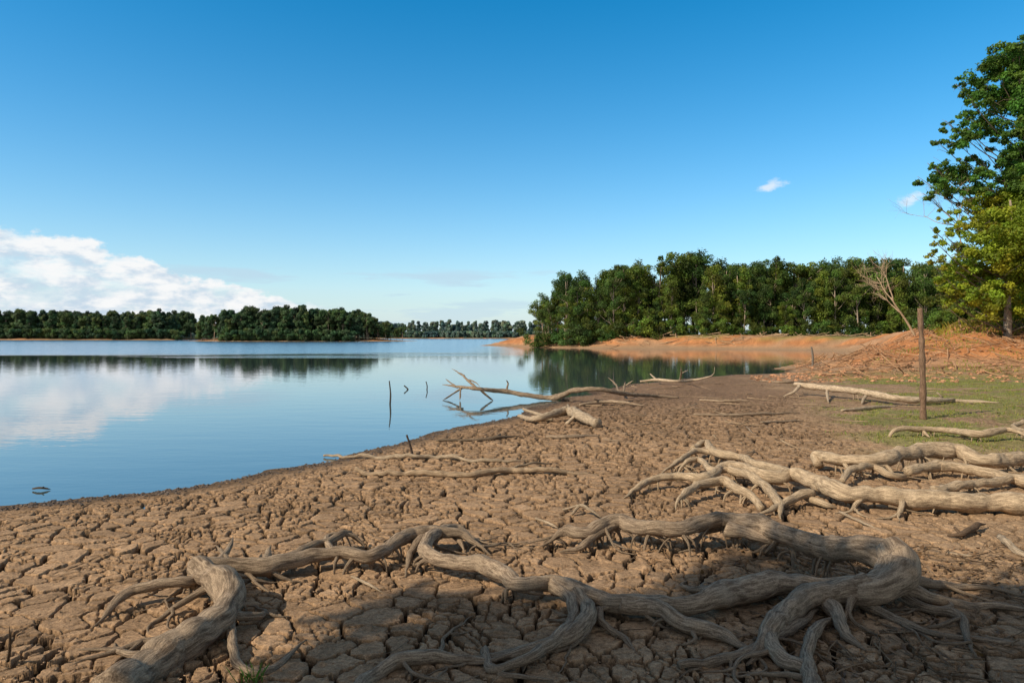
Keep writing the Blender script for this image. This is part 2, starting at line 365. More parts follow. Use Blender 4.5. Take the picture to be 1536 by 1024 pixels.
def root(mb, pts, sides=16, prongs=0, ridge=0.17, tint=None, w=0.012, taper=True, side=0):
    cnt[0] += 1; sdn = cnt[0]
    P = wob(path(pts), w, sdn)
    tn = tint or tuple(np.ones(3)*R.uniform(0.85, 1.12))
    r = P[:, 3].copy(); n = len(r)
    if taper:
        q = max(1, min(14, n//3)); r[-q:] *= np.linspace(1, 0.25, q)
    mb.tube(P[:, :3], r, sides, 0.13, tn, 0, sdn, ridge)
    if n < 9: return P
    for k in range(side):
        i = R.randint(3, n-4); side_root(mb, P[i, :3], P[i+1, :3]-P[i, :3], min(P[i, 3]*R.uniform(.3, .5), .03), tn, sdn+k)
    for k in range(int(prongs*.42+.5)):
        i = R.randint(3, n-3)
        for q in range(R.randint(2, 5)):
            i2 = int(np.clip(i+R.randint(-4, 5), 0, n-1)); c = P[i2]; g = T(c[0:1], c[1:2])[0]
            if c[2]-g < 0.04: continue
            ang = R.uniform(0, 6.28); L = (c[2]-g)*R.uniform(0.3, 1.5)
            b = np.array([c[0]+math.cos(ang)*L, c[1]+math.sin(ang)*L*0.8, g-0.02])
            mid = (c[:3]*0.5+b*0.5)+np.array([math.cos(ang), math.sin(ang), 0.5])*L*R.uniform(.1,.3)
            rr = min(c[3]*0.4, R.uniform(0.004, 0.015)+0.0006*c[1])
            pp = cr([c[:3]-np.array([0,0,c[3]*0.3]), mid, b], 0.015)
            mb.tube(pp, np.linspace(rr, rr*0.45, len(pp)), 7, 0.2, tn, 0, sdn+k+q, 0.15)
    return P
# foreground root network
mb = MB()
root(mb, [(165,1045,34,0),(240,988,32,.0),(300,950,29,.02),(342,915,27,.05),(340,880,25,.09),(312,862,20,.10),(300,850,17,.10),(345,846,15,.09),(400,848,14,.07),(455,838,13,.07),(505,826,12,.09),(560,832,12,.08),(605,805,11,.10),(640,797,10,.11),(690,799,8,.10),(712,812,7,.06),(738,832,4,-.01)], 24, 26, side=9)
root(mb, [(305,858,13,.09),(280,874,11,.09),(240,878,10,.09),(200,886,9,.07),(170,908,8,.03),(138,940,5,-.01)], 12, 10, side=2)
root(mb, [(345,925,11,.04),(352,960,9,.03),(362,1000,8,.01),(400,1005,7,.0),(430,985,6,.0),(458,958,4,.0)], 10, 3, side=1)
root(mb, [(410,845,8,.08),(445,828,7,.1),(490,812,7,.1),(520,800,6,.1),(545,818,4,.0)], 10, 8)
root(mb, [(395,850,8,.08),(402,830,6,.12),(406,815,4,.16)], 9)
root(mb, [(330,845,7,.1),(345,822,5,.13),(350,803,3,.16)], 8)
root(mb, [(345,850,5,.1),(335,830,4,.13),(324,818,3,.15)], 8)
root(mb, [(500,828,6,.08),(490,810,5,.1),(498,800,4,.12),(530,805,4,.08),(548,822,3,0)], 8, 3)
root(mb, [(640,797,7,.1),(625,815,7,.07),(612,845,5,.02),(606,868,4,-.01)], 9, 3)
root(mb, [(650,800,7,.1),(672,796,6,.1),(688,808,5,.06),(696,830,3,-.01)], 9, 2)
# main right hand root mass
root(mb, [(1335,822,27,.24),(1352,850,31,.16),(1325,878,27,.10),(1270,884,22,.07),(1200,878,20,.06),(1120,884,20,.05),(1050,903,19,.05),(985,905,17,.05),(925,903,16,.06),(870,885,15,.07),(825,872,14,.08),(785,876,13,.08),(750,856,14,.09),(700,843,13,.09),(655,838,12,.09),(638,822,11,.10),(652,800,9,.11),(690,794,6,.08),(735,828,3,-.01)], 24, 24, side=14)
root(mb, [(1345,838,30,.17),(1310,826,24,.20),(1260,822,19,.18),(1200,810,17,.16),(1140,787,16,.16),(1080,779,15,.16),(1020,792,14,.14),(965,790,13,.13),(925,782,12,.13),(880,796,10,.10),(845,798,8,.08),(808,822,4,-.01)], 20, 30, side=8)
root(mb, [(930,785,9,.12),(900,800,8,.08),(870,820,6,.03),(840,830,4,-.01)], 10, 6)
root(mb, [(1090,790,12,.14),(1140,805,10,.11),(1185,818,8,.09),(1195,842,5,.02),(1205,850,3,-.01)], 12, 8)
root(mb, [(1300,880,24,.09),(1250,888,24,.06),(1200,900,22,.04),(1165,935,18,.03),(1145,970,15,.0),(1120,995,9,-.01)], 18, 8, side=4)
root(mb, [(1225,893,15,.04),(1255,920,13,.03),(1270,950,11,.01),(1300,975,7,-.01)], 12, 3)
root(mb, [(1180,920,14,.04),(1160,950,13,.03),(1170,985,13,.01),(1215,1010,13,.0),(1240,1040,12,0)], 12, 4, side=2)
root(mb, [(1215,1045,14,0),(1212,990,12,.02),(1218,945,10,.03),(1250,925,9,.02)], 12, 3)
root(mb, [(868,888,14,.07),(885,915,13,.06),(872,945,13,.04),(835,962,12,.03),(785,980,12,.02),(725,985,10,.0),(690,990,7,0)], 14, 10, side=3)
root(mb, [(830,875,11,.08),(858,905,11,.07),(850,940,11,.05),(815,968,11,.04),(790,990,9,.03),(740,1002,8,.0),(725,975,7,.0),(755,1010,6,0),(830,1020,6,0)], 12, 8)
root(mb, [(520,1045,15,0),(560,1010,13,.0),(610,990,12,.01),(680,984,11,.01),(740,990,10,.02)], 12, 4, side=2)
root(mb, [(925,905,13,.06),(975,908,14,.06),(1020,930,14,.04),(1065,945,13,.02),(1110,965,10,.0),(1140,985,6,-.01)], 14, 8, side=4)
root(mb, [(900,912,8,.05),(905,935,7,.03),(935,955,6,.01),(960,985,4,-.01)], 9, 4)
root(mb, [(1020,1000,7,0),(1100,985,8,.01),(1170,950,9,.01),(1230,915,8,.01)], 10, 3, side=2)
root(mb, [(1350,880,14,.05),(1400,895,10,.02),(1450,905,8,.0),(1536,915,6,.0),(1600,920,6,0)], 12, 3, side=4)
root(mb, [(1340,888,10,.02),(1390,912,8,.01),(1440,925,8,.01),(1460,985,6,0)], 10, 3, side=2)
root(mb, [(1360,870,10,.04),(1410,878,7,.02),(1470,882,5,.01),(1536,894,4,0)], 10, 2, side=2)
root(mb, [(1290,905,8,.02),(1340,925,7,.01),(1400,950,6,.0),(1500,962,5,0),(1600,975,5,0)], 10, 2, side=3)
obj("exposed_tree_root", mb.mesh("exposed_tree_root", [WOOD]))
# middle right root mass
mb = MB(); PT = (1.0,.97,.92)
root(mb, [(1600,762,18,.02),(1500,755,17,.04),(1400,750,16,.06),(1320,743,15,.08),(1265,738,15,.10),(1225,722,13,.12),(1190,712,11,.13),(1150,714,10,.13),(1115,702,9,.14),(1085,700,8,.14),(1060,715,8,.12),(1015,714,7,.1),(970,722,7,.07),(935,748,4,-.01)], 16, 22, tint=PT, side=9)
root(mb, [(1228,700,7,.02),(1226,684,8,.12),(1260,688,9,.14),(1310,690,11,.15),(1345,682,12,.17),(1385,676,13,.18),(1435,678,13,.16),(1480,690,12,.12),(1540,686,11,.1),(1600,690,11,.08)], 16, 16, tint=PT, side=6, taper=False)
root(mb, [(1230,688,6,.12),(1275,692,6,.12),(1310,700,6,.10),(1340,712,6,.05),(1380,715,4,0)], 10, 6, tint=PT)
root(mb, [(1265,722,5,.05),(1275,705,6,.11),(1305,698,6,.12),(1330,700,6,.1),(1345,720,4,.0)], 10, 8, tint=PT)
root(mb, [(1360,706,8,.08),(1410,698,9,.09),(1470,706,8,.07),(1540,722,9,.05),(1600,726,9,.04)], 10, 6, tint=PT, side=4, taper=False)
root(mb, [(1400,735,8,.04),(1450,728,8,.05),(1500,722,7,.05),(1560,712,7,.05)], 10, 5, tint=PT, side=3)
root(mb, [(1040,672,5,.12),(1060,664,6,.13),(1072,678,7,.13),(1110,684,7,.12),(1130,695,7,.12),(1170,705,8,.11),(1230,730,10,.09)], 10, 10, tint=PT, taper=False)
root(mb, [(1095,705,6,.12),(1068,705,6,.11),(1050,690,5,.13),(1030,692,5,.12),(1015,712,4,.0)], 10, 8, tint=PT)
root(mb, [(1075,678,5,.12),(1045,676,5,.13),(1020,690,4,.1),(990,712,4,.0)], 8, 5, tint=PT)
root(mb, [(1145,762,6,0),(1130,745,7,.06),(1110,735,8,.09),(1085,722,8,.12),(1045,730,7,.1),(1020,745,6,.07),(1014,764,4,-.01)], 10, 12, tint=PT)
root(mb, [(1095,703,8,.13),(1130,715,8,.12),(1155,735,8,.08),(1168,755,7,.04),(1172,778,5,-.01)], 10, 6, tint=PT)
root(mb, [(1220,738,8,.09),(1195,745,7,.07),(1165,760,6,.04),(1128,776,4,-.01)], 9, 3, tint=PT)
root(mb, [(1205,742,6,.06),(1235,755,6,.02),(1255,762,4,-.01)], 9, 3, tint=PT)
obj("exposed_tree_root", mb.mesh("exposed_tree_root", [PALE]))
def log(name, lst, mat=PALE, **kw):
    mb = MB()
    for l in lst: root(mb, l, **dict(dict(sides=12, ridge=0.15), **kw))
    return obj(name, mb.mesh(name, [mat]))
log("driftwood_branch", [[(487,684,2,.01),(530,684,3,.02),(600,686,3.5,.01),(660,684,3.5,.01),(720,689,3,.01),(795,692,2,0)]], PALE, w=.03)
log("driftwood_branch", [[(533,704,3,.03),(570,709,4.5,.01),(640,711,5,.01),(700,713,5.5,.0),(750,704,5,.03),(800,705,5,.02),(850,708,4,.0),(905,710,2,0)],[(730,706,3,.02),(790,697,2,.03),(835,692,1.5,.0)]], PALE, w=.03, tint=(.85,.8,.75))
log("driftwood_branch", [[(655,661,2,0),(700,659,3,0),(745,656,3.5,.01),(778,653,2,.0)],[(745,656,2.5,.01),(752,650,2,.04)]], WOOD, tint=(.6,.6,.6))
log("driftwood_branch", [[(818,655,2.5,0),(850,655,3.5,0),(900,652,3,0)]], WOOD)
log("fallen_log", [[(778,624,3,.05),(800,628,5,.05),(825,624,6,.08),(850,616,8,.12),(870,624,9,.08),(895,636,8,.01)],[(820,626,4,.05),(800,620,3,.12),(785,614,2,.2)],[(850,618,4,.12),(852,608,2,.2)],[(800,628,3,.04),(830,630,3,.0)],[(862,625,3,.1),(850,635,3,0)]], PALE, taper=False)
log("fallen_branch", [[(1018,596,2,.02),(985,594,2.5,.05),(945,592,3.5,.12),(905,584,3.5,.3),(865,585,4,.28),(830,596,5,.05),(790,592,4,.12),(755,587,4,.2),(715,583,3,.3),(690,580,2.5,.3),(664,577,1.5,.28)],
 [(715,583,2.5,.3),(700,568,2,.5),(690,560,1.5,.6),(678,553,1,.7)],[(700,570,1.5,.45),(712,572,1.2,.5),(720,580,1,.4)],[(695,581,2,.28),(678,592,1.5,.1),(664,600,1.2,.0)],[(690,582,1.5,.28),(690,600,1.2,.0)],[(684,580,1.2,.3),(668,568,1,.45)],
 [(760,587,2,.2),(762,575,1.3,.4),(759,570,1,.5)],[(930,590,2,.12),(922,575,1.6,.3),(912,566,1,.45)],[(935,590,2,.12),(938,572,1.3,.4)],[(830,594,2,.05),(860,602,2,.0)],[(720,585,2,.25),(740,600,1.5,.0)]], WOOD, tint=(.8,.8,.8))
log("fallen_branch", [[(870,608,2,.0),(905,602,3,.05),(935,603,3,.05),(968,608,2,.0)],[(905,602,2,.05),(890,598,1.3,.15)]], WOOD)
log("fallen_branch", [[(960,572,1.5,.1),(985,569,2.5,.15),(1015,572,2.5,.1),(1040,570,2,.1),(1068,563,1.5,.3),(1072,550,1,.6)],[(1020,571,2,.1),(1022,560,1.5,.4),(1021,549,1,.7)],[(985,569,1.5,.15),(975,560,1,.35)],[(1022,560,1,.4),(1032,555,.8,.5)],[(935,580,1.5,.1),(950,570,1,.3)]], PALE)
log("fallen_log", [[(1192,576,4,.25),(1225,580,5,.22),(1270,584,5.5,.2),(1310,590,5.5,.16),(1350,598,6,.1),(1400,600,5.5,.06),(1432,599,5,.03)],[(1200,578,3,.25),(1190,588,2.5,.1),(1175,594,2,.0)],[(1240,582,2.5,.2),(1243,604,2,.0)],[(1300,590,2.5,.16),(1293,605,2.5,.0)],[(1400,598,3,.06),(1440,602,3,.0),(1500,604,3,0)],[(1413,596,2,.06),(1405,588,1.3,.2)]], PALE, prongs=2)
log("fallen_branch", [[(1262,616,2,0),(1300,612,3,.02),(1352,608,2,.0)]], PALE)
log("exposed_tree_root", [[(1333,654,3,.0),(1345,643,4,.1),(1380,643,5,.08),(1420,645,5,.07),(1465,651,6,.08),(1510,645,6,.12),(1545,655,6,.06)],[(1536,632,4,.15),(1520,640,4,.1),(1545,648,4,.1)],[(1380,643,3,.08),(1395,655,2.5,.0)],[(1465,651,4,.06),(1440,655,3,0)]], PALE, prongs=5, tint=PT)
log("driftwood_branch", [[(1040,622,2,0),(1080,622,2.5,.01),(1130,621,2.5,.02),(1200,619,2,0)],[(1142,634,2,0),(1205,630,2,0)]], WOOD)
log("driftwood_branch", [[(1050,600,1.5,.0),(1080,601,2,.01),(1125,602,2,.0)],[(1140,571,1.5,0),(1175,573,2,.02),(1215,572,2,0)],[(1120,640,1.5,0),(1130,650,1.5,.0)],[(905,660,1.2,0),(935,661,1.2,0)]], WOOD)
log("twig", [[(803,776,2,.06),(820,783,2,.03),(838,793,2,0)],[(858,772,2.5,.0),(870,757,3,.08),(885,765,2.5,.06),(902,778,2,.0)],[(845,765,2,.0),(872,756,2,.08)]], PALE)
log("twig", [[(528,864,2,.01),(550,874,2.5,.01),(574,888,2,.0)]], PALE)
log("twig", [[(1260,768,2,.03),(1290,781,2.5,.01),(1322,795,2,.0)]], PALE)
log("driftwood_branch", [[(1420,804,2,.0),(1440,801,4,.02),(1462,792,5,.03),(1478,784,3,.03)],[(1440,800,3,.01),(1430,790,2,.05)],[(1455,795,3,.01),(1470,800,2,.0)]], WOOD, tint=(.5,.45,.42))
log("driftwood_branch", [[(1500,806,5,.02),(1520,820,6,.02),(1550,838,6,.0)],[(1420,828,2,0),(1470,836,3,.0)]], PALE)
log("twig", [[(12,992,2.5,0),(16,965,2.5,.12),(15,938,1.5,.24)]], WOOD, tint=(.5,.5,.5))
def stick(name, base, top, r0, r1, mat=BARK, tint=(.8,.8,.8), lump=.12):
    mb = MB(); P = cr([base, (np.array(base)*0.5+np.array(top)*0.5)+np.array([0.012*base[1]/10, 0, 0]), top], max(0.03, np.linalg.norm(np.array(top)-base)/40))
    mb.tube(P, np.linspace(r0, r1, len(P)), 10, lump, tint, 0, R.randint(99), .15); return obj(name, mb.mesh(name, [mat]))
def pole(name, u, v0, u1, v1, r0, r1, **k):
    x, y, z = unproj(u, v0); b = np.array([x[0], y[0], z[0]-0.05]); t_ = at(u1, v1, y[0]); return stick(name, b, t_, r0*y[0]/F, r1*y[0]/F, **k)
pole("wooden_post", 1385, 628, 1380, 462, 5.2, 3.2, mat=BARK, tint=(.95,.72,.58), lump=.2)
pole("dead_sapling", 1219, 548, 1217, 520, 2, 1.2)
pole("stick_in_water", 585, 606, 584, 571, 1.3, .8, tint=(.35,.35,.35))
pole("stick_in_water", 620, 686, 610, 652, 2.2, 1.5, tint=(.4,.35,.35))
pole("stick_in_water", 613, 584, 606, 578, 1.2, .8, tint=(.3,.3,.3)); pole("stick_in_water", 640, 584, 639, 572, 1, .7, tint=(.3,.3,.3))
log("stick_in_water", [[(50,733,1.5,.01),(60,732,2,.02),(76,734,1.5,.0)],[(58,732,1,.02),(66,730,1,.04)]], WOOD, tint=(.4,.4,.4))

def scatter_world(name, n, xr, yr, lr, rr, mat, tint=(1,1,1), lift=.1, cond=None):
    mb = MB(); x = R.uniform(*xr, n); y = R.uniform(*yr, n); ok = SD(x, y) > 0.6
    if cond is not None: ok &= cond(x, y)
    for i in np.where(ok)[0]:
        L = R.uniform(*lr); a = R.uniform(0, 2*np.pi); d3 = np.array([math.cos(a), math.sin(a), 0])*L/2
        c = np.array([x[i], y[i], 0.]); A = c-d3; B = c+d3; Mid = c+R.normal(size=3)*L*0.08
        up = abs(R.normal())*lift
        for p, q in ((A, up), (B, 0.0), (Mid, up*.4)): p[2] = T(p[0:1], p[1:2])[0]+0.01+q
        P = cr([A, Mid, B], L/7); r = R.uniform(*rr); mb.tube(P, np.linspace(r, r*0.4, len(P)), 6, .1, np.array(tint)*R.uniform(.6, 1.3), 0, i)
    return obj(name, mb.mesh(name, [mat]))
scatter_world("driftwood_debris", 1300, (12, 42), (27, 46), (.4, 2.2), (.01, .035), PALE, (.9,.68,.54), .22, lambda x, y: (x > 0.42*y) & (x < y*0.9))
scatter_world("driftwood_debris", 360, (-4, 60), (98, 112), (1., 4), (.03, .08), PALE, (.9,.8,.7), .3)
scatter_world("twig_litter", 620, (1.2, 4.6), (2.6, 5.2), (.04, .35), (.002, .006), WOOD, (.95,.85,.75), .02, lambda x, y: x > 0.9+0.15*y)
scatter_world("twig_litter", 500, (-4, 9), (3, 14), (.03, .28), (.0015, .005), PALE, (.8,.72,.65), .01)
scatter_world("twig_litter", 340, (1, 16), (6, 27), (.15, .9), (.004, .014), PALE, (.8,.75,.7), .04)

# pebbles / clods
def clods(name, x, y, sz, mat, tint):
    base = np.array([(0,0,1),(1,0,0),(0,1,0),(-1,0,0),(0,-1,0),(.7,.7,.55),(-.7,.7,.55),(-.7,-.7,.55),(.7,-.7,.55)], float)
    z = T(x, y); n = len(x)
    q = np.array([(0,8,1,5),(0,5,2,6),(0,6,3,7),(0,7,4,8)])
    V = base[None]*sz[:, None, None]*R.uniform(.6, 1.2, (n, 9, 1))*np.array([1,1,.7]); ang = R.uniform(0, 6.28, n); c = np.cos(ang)[:, None]; s_ = np.sin(ang)[:, None]
    vx = V[..., 0]*c-V[..., 1]*s_; vy = V[..., 0]*s_+V[..., 1]*c; V = np.stack([vx+x[:, None], vy+y[:, None], V[..., 2]+z[:, None]-0.1*sz[:, None]], -1).reshape(-1, 3)
    Qs = (q[None]+np.arange(n)[:, None, None]*9).reshape(-1, 4)
    C = np.repeat(np.array(tint)[None]*R.uniform(.6, 1.3, (n, 1)), 9, 0)
    return obj(name, mesh_np(name, V, Qs, [mat], None, C, None, False))
x = R.uniform(-6, 14, 22000); y = 3+22*R.rand(22000)**1.6; ok = (SD(x, y) > .15) & (np.abs(x) < y*.9+1); x = x[ok]; y = y[ok]
clods("mud_clods", x, y, R.uniform(.004, .010, len(x))*(1+y*.04), MG, (.31,.195,.115))
tt = R.rand(2600); pi_ = R.randint(4, 12, 2600); A = POLY[pi_]; B = POLY[pi_+1]; x = A[:,0]+(B[:,0]-A[:,0])*tt+R.normal(size=2600)*.12+.1; y = A[:,1]+(B[:,1]-A[:,1])*tt+R.normal(size=2600)*.12-.1
ok = SD(x, y) > -.05; clods("shore_pebbles", x[ok], y[ok], R.uniform(.008, .03, ok.sum()), MG, (.13,.10,.08))
x = R.uniform(8, 45, 5000); y = R.uniform(24, 46, 5000); ok = (SD(x, y) > .8) & (x > .35*y); clods("bank_rubble", x[ok], y[ok], R.uniform(.02, .13, ok.sum())**1.0, MG, (.42,.21,.11))

# leaf litter
mb = MB(); n = 1500; x = R.uniform(.9, 5, n); y = R.uniform(2.5, 5.2, n); z = T(x, y)+.012
mb.leaves(np.stack([x, y, z], 1), .05, np.array([0,0,1])+R.normal(size=(n,3))*.35, np.ones((n,3))*R.uniform(.5,1.3,(n,1)), 0); obj("fallen_leaves", mb.mesh("fallen_leaves", [LITTER]))

# grass
def grass(name, x, y, h, w, tint=(1,1,1)):
    n = len(x); z = T(x, y)-.01; a = R.uniform(0, 6.28, n); dx = np.cos(a)*w; dy = np.sin(a)*w; hh = h*R.uniform(.5, 1.3, n); lx = R.normal(size=n)*hh*.4; ly = R.normal(size=n)*hh*.4
    V = np.stack([np.stack([x-dx, y-dy, z], 1), np.stack([x+dx, y+dy, z], 1), np.stack([x+lx*.6+dx*.5, y+ly*.6+dy*.5, z+hh*.7], 1), np.stack([x+lx, y+ly, z+hh], 1)], 1).reshape(-1, 3)
    C = np.repeat(np.array(tint)[None]*R.uniform(.6, 1.4, (n, 1))*np.stack([R.uniform(.8,1.3,n), np.ones(n), np.ones(n)], 1), 4, 0)
    return obj(name, mesh_np(name, V, np.arange(4*n).reshape(n, 4), [GRASS], None, C, None, False))
n = 190000; x = R.uniform(3.5, 26, n); y = R.uniform(8.5, 31, n)
gmk = sst(0.38, 0.52, fbm(x*0.55, y*0.9, 4, 56)+0.16*(fbm(x*3,y*3,3,57)-.5)*2+0.16*sst(0, 5, x-(1.5+0.36*y))-0.08)*sst(-0.3, 1.2, x-(1.2+0.36*y))*sst(8.5, 11, y)*(1-sst(25, 31, y))*sst(.3, .7, vn2(x*4, y*4, 91))
ok = (R.rand(n) < gmk) & (x < y*.9+1) & (SD(x, y) > 1); grass("grass", x[ok], y[ok], .05, .007)
gx, gy, _ = unproj(375, 1018); n = 30; grass("grass_tuft", gx[0]+R.normal(size=n)*.03, gy[0]+R.normal(size=n)*.03, .07, .003, (.6,.95,.5))
x = R.uniform(22, 50, 9000); y = R.uniform(36, 50, 9000); ok = (x > .62*y) & (SD(x, y) > 5); grass("bank_grass", x[ok], y[ok], .4, .03, (1.1,.9,.6))
n = 14000; x = R.uniform(16, 40, n); y = R.uniform(28, 42, n); ok = (x > .45*y) & (x < .9*y) & (SD(x, y) > 2) & (fbm(x*.3, y*.5, 3, 77) > .55); grass("bank_grass", x[ok], y[ok], .12, .02, (1,1,.8))

# ---------------------------------------------------------------- trees
def tree_proto(name, H, kind, leafmat, lsz=.34):
    mb = MB(); cs = []
    if kind == 'bush':
        for k in range(16): cs.append((R.normal()*H*.38, R.normal()*H*.3, H*R.uniform(.08, .8), H*R.uniform(.13, .24)))
    elif kind == 'umb':
        for k in range(26):
            a = R.uniform(0, 6.28); q = R.uniform(0.1, 1)**.6*H*.25; cs.append((q*math.cos(a), q*math.sin(a), H*(R.uniform(.70, .96)-.25*(q/H)), H*R.uniform(.04, .075)))
        for k in range(10): a = R.uniform(0, 6.28); cs.append((.13*H*math.cos(a), .13*H*math.sin(a), H*R.uniform(.3, .65), H*R.uniform(.04,.065)))
    elif kind == 'tall':
        z0_ = R.uniform(.08, .3)
        for k in range(40):
            a = R.uniform(0, 6.28); zz = R.uniform(0, 1); q = H*.19*(math.sin(min(1, zz*1.2+.3)*math.pi)**.6 if zz*1.2+.3 < 1 else .45)*R.uniform(.2, 1.15)+.01; cs.append((q*math.cos(a), q*math.sin(a), H*(z0_+(.96-z0_)*zz), H*R.uniform(.05, .09)))
    elif kind == 'layer':
        for L_ in range(7):
            zc = .26+.11*L_+R.uniform(-.03,.03); a0 = R.uniform(0, 6.28); w_ = (.26-.02*L_)*R.uniform(.6,1.2)
            for k in range(7): q = R.uniform(.0, 1.3)*w_; a = a0+R.normal()*.9; cs.append((q*H*math.cos(a), q*H*math.sin(a), H*(zc+R.normal()*.015), H*R.uniform(.04, .07)))
    else:
        for k in range(42):
            d_ = R.normal(size=3); d_ /= np.linalg.norm(d_); q = R.uniform(.35, 1.1)
            cs.append((d_[0]*q*H*.25, d_[1]*q*H*.25, H*.61+d_[2]*q*H*.35, H*R.uniform(.05, .09)))
    if kind != 'bush':
        lean = R.normal(size=2)*.04*H
        P = cr([(0,0,-.5),(lean[0]*.3,lean[1]*.3,H*.3),(lean[0],lean[1],H*.88)], H/14); mb.tube(P, np.linspace(.016*H, .005*H, len(P)), 7, .1, (1.6,1.5,1.4), 0, 1)
        for c in cs[::3]:
            zb = max(c[2]-H*R.uniform(.12, .25), H*.12); pb = np.array([lean[0]*zb/H, lean[1]*zb/H, zb]); pe = np.array(c[:3])
            PP = cr([pb, (pb+pe)/2+np.array([0,0,-.02*H]), pe], H/16); mb.tube(PP, np.linspace(.006*H, .003*H, len(PP)), 5, 0, (1.3,1.25,1.15), 0, 2)
    for c in cs:
        k = R.uniform(.45, 1.5); hue = R.uniform(.8, 1.3)
        mb.clump(c[:3], c[3]*1.12, int(200*(c[3]/1.0)**2)+55, lsz, .85, (k*hue, k, k*.9), .4)
    return mb.mesh(name, [BARK, leafmat])
KINDS = [('round',12),('round',11),('tall',12),('tall',11),('umb',14),('umb',13),('layer',12),('bush',4.5),('bush',3.5),('tall',12),('layer',13)]
PR = [tree_proto("forest_tree_%s"%k, h, k, LEAF, .28) for k, h in KINDS]
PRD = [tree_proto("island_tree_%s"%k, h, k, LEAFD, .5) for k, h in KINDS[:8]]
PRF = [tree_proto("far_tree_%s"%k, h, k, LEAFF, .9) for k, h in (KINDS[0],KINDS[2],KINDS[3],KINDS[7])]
def emp(name):
    e = bpy.data.objects.new(name, None); bpy.context.scene.collection.objects.link(e); return e
def place(parent, me, x, y, sc, nm="tree"):
    z = float(T(np.array([x]), np.array([y]))[0]); o = bpy.data.objects.new(nm, me); o.location = (x, y, z-.2*sc); o.rotation_euler = (0, 0, R.uniform(0, 6.28)); s_ = sc*R.uniform(.93, 1.07); o.scale = (s_*R.uniform(.8,1.15), s_*R.uniform(.8,1.15), sc)
    bpy.context.scene.collection.objects.link(o); o.parent = parent
fo = emp("forest")
PROF = np.array([(796,482),(806,455),(830,430),(850,408),(880,415),(910,408),(940,396),(985,405),(1020,376),(1050,382),(1100,395),(1160,385),(1200,396),(1260,388),(1310,382),(1400,395),(1470,405),(1700,400)], float)
for row, yy in enumerate([109.5, 113, 118, 124, 131, 139]):
    x = 2.5 + (2 if row < 2 else row*0.2)
    while x < 100:
        X0 = x+R.uniform(-1,1); Y0 = yy+R.uniform(-1.8,1.8)-(0 if x<60 else 3); u = CU+X0/Y0*F; x += R.uniform(2.4, 4.4)
        if u < 803: continue
        top = np.interp(u, PROF[:,0], PROF[:,1])+(R.uniform(2, 66) if row < 2 else (R.uniform(-6, 46) if row < 4 else R.uniform(-10, 30))); z0 = float(T(np.array([X0]), np.array([Y0]))[0])
        if SD(np.array([X0]), np.array([Y0]))[0] < 5: continue
        hgt = HC+(HZ-top)/F*Y0-z0
        ki = R.choice([0,1,2,3,4,5,6,9,10], p=[.14,.12,.13,.13,.10,.10,.11,.06,.11]); place(fo, PR[ki], X0, Y0, max(.35, hgt/KINDS[ki][1]))
for (u, v) in [(850,403),(985,384),(1018,366),(1045,371),(1085,388),(1160,375),(1235,386),(1305,374),(940,388),(1130,385),(1270,384),(1200,382)]:
    Y0 = 119+R.uniform(-3,3); X0 = (u-CU)/F*Y0; z0 = float(T(np.array([X0]), np.array([Y0]))[0]); ki = R.choice([4,5,5,10]); place(fo, PR[ki], X0, Y0, (HC+(HZ-v)/F*Y0-z0)/KINDS[ki][1])
for x in np.arange(4.4, 95, 1.3):
    Y0 = 107.5+R.uniform(-1,1)-(0 if x < 60 else 2)+(3.5 if x < 9 else 0)
    place(fo, PR[R.choice([7,8])], x, Y0, R.uniform(.35,1.05), "shrub")
isl = emp("island_forest")
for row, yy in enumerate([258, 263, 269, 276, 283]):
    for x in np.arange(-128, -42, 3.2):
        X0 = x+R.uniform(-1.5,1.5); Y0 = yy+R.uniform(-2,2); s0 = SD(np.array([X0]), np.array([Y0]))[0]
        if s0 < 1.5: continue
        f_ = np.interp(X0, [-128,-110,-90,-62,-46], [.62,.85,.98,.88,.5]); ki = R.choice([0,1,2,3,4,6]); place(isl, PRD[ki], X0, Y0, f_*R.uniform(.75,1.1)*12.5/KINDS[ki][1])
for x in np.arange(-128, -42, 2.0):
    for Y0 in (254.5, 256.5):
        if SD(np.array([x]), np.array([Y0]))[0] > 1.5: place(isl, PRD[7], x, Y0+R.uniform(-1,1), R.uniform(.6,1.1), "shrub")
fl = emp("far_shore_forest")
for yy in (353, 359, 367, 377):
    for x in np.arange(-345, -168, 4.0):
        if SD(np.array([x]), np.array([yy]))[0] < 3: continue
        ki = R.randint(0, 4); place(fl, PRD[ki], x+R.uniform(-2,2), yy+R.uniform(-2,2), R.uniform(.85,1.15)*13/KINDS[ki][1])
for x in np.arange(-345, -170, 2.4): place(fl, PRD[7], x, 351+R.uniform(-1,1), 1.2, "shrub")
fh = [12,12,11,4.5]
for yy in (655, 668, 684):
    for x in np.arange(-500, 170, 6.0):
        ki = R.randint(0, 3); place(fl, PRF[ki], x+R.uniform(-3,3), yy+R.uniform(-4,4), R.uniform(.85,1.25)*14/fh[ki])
for x in np.arange(-500, 170, 3.2): place(fl, PRF[3], x, 648+R.uniform(-2,2), 1.5, "shrub")

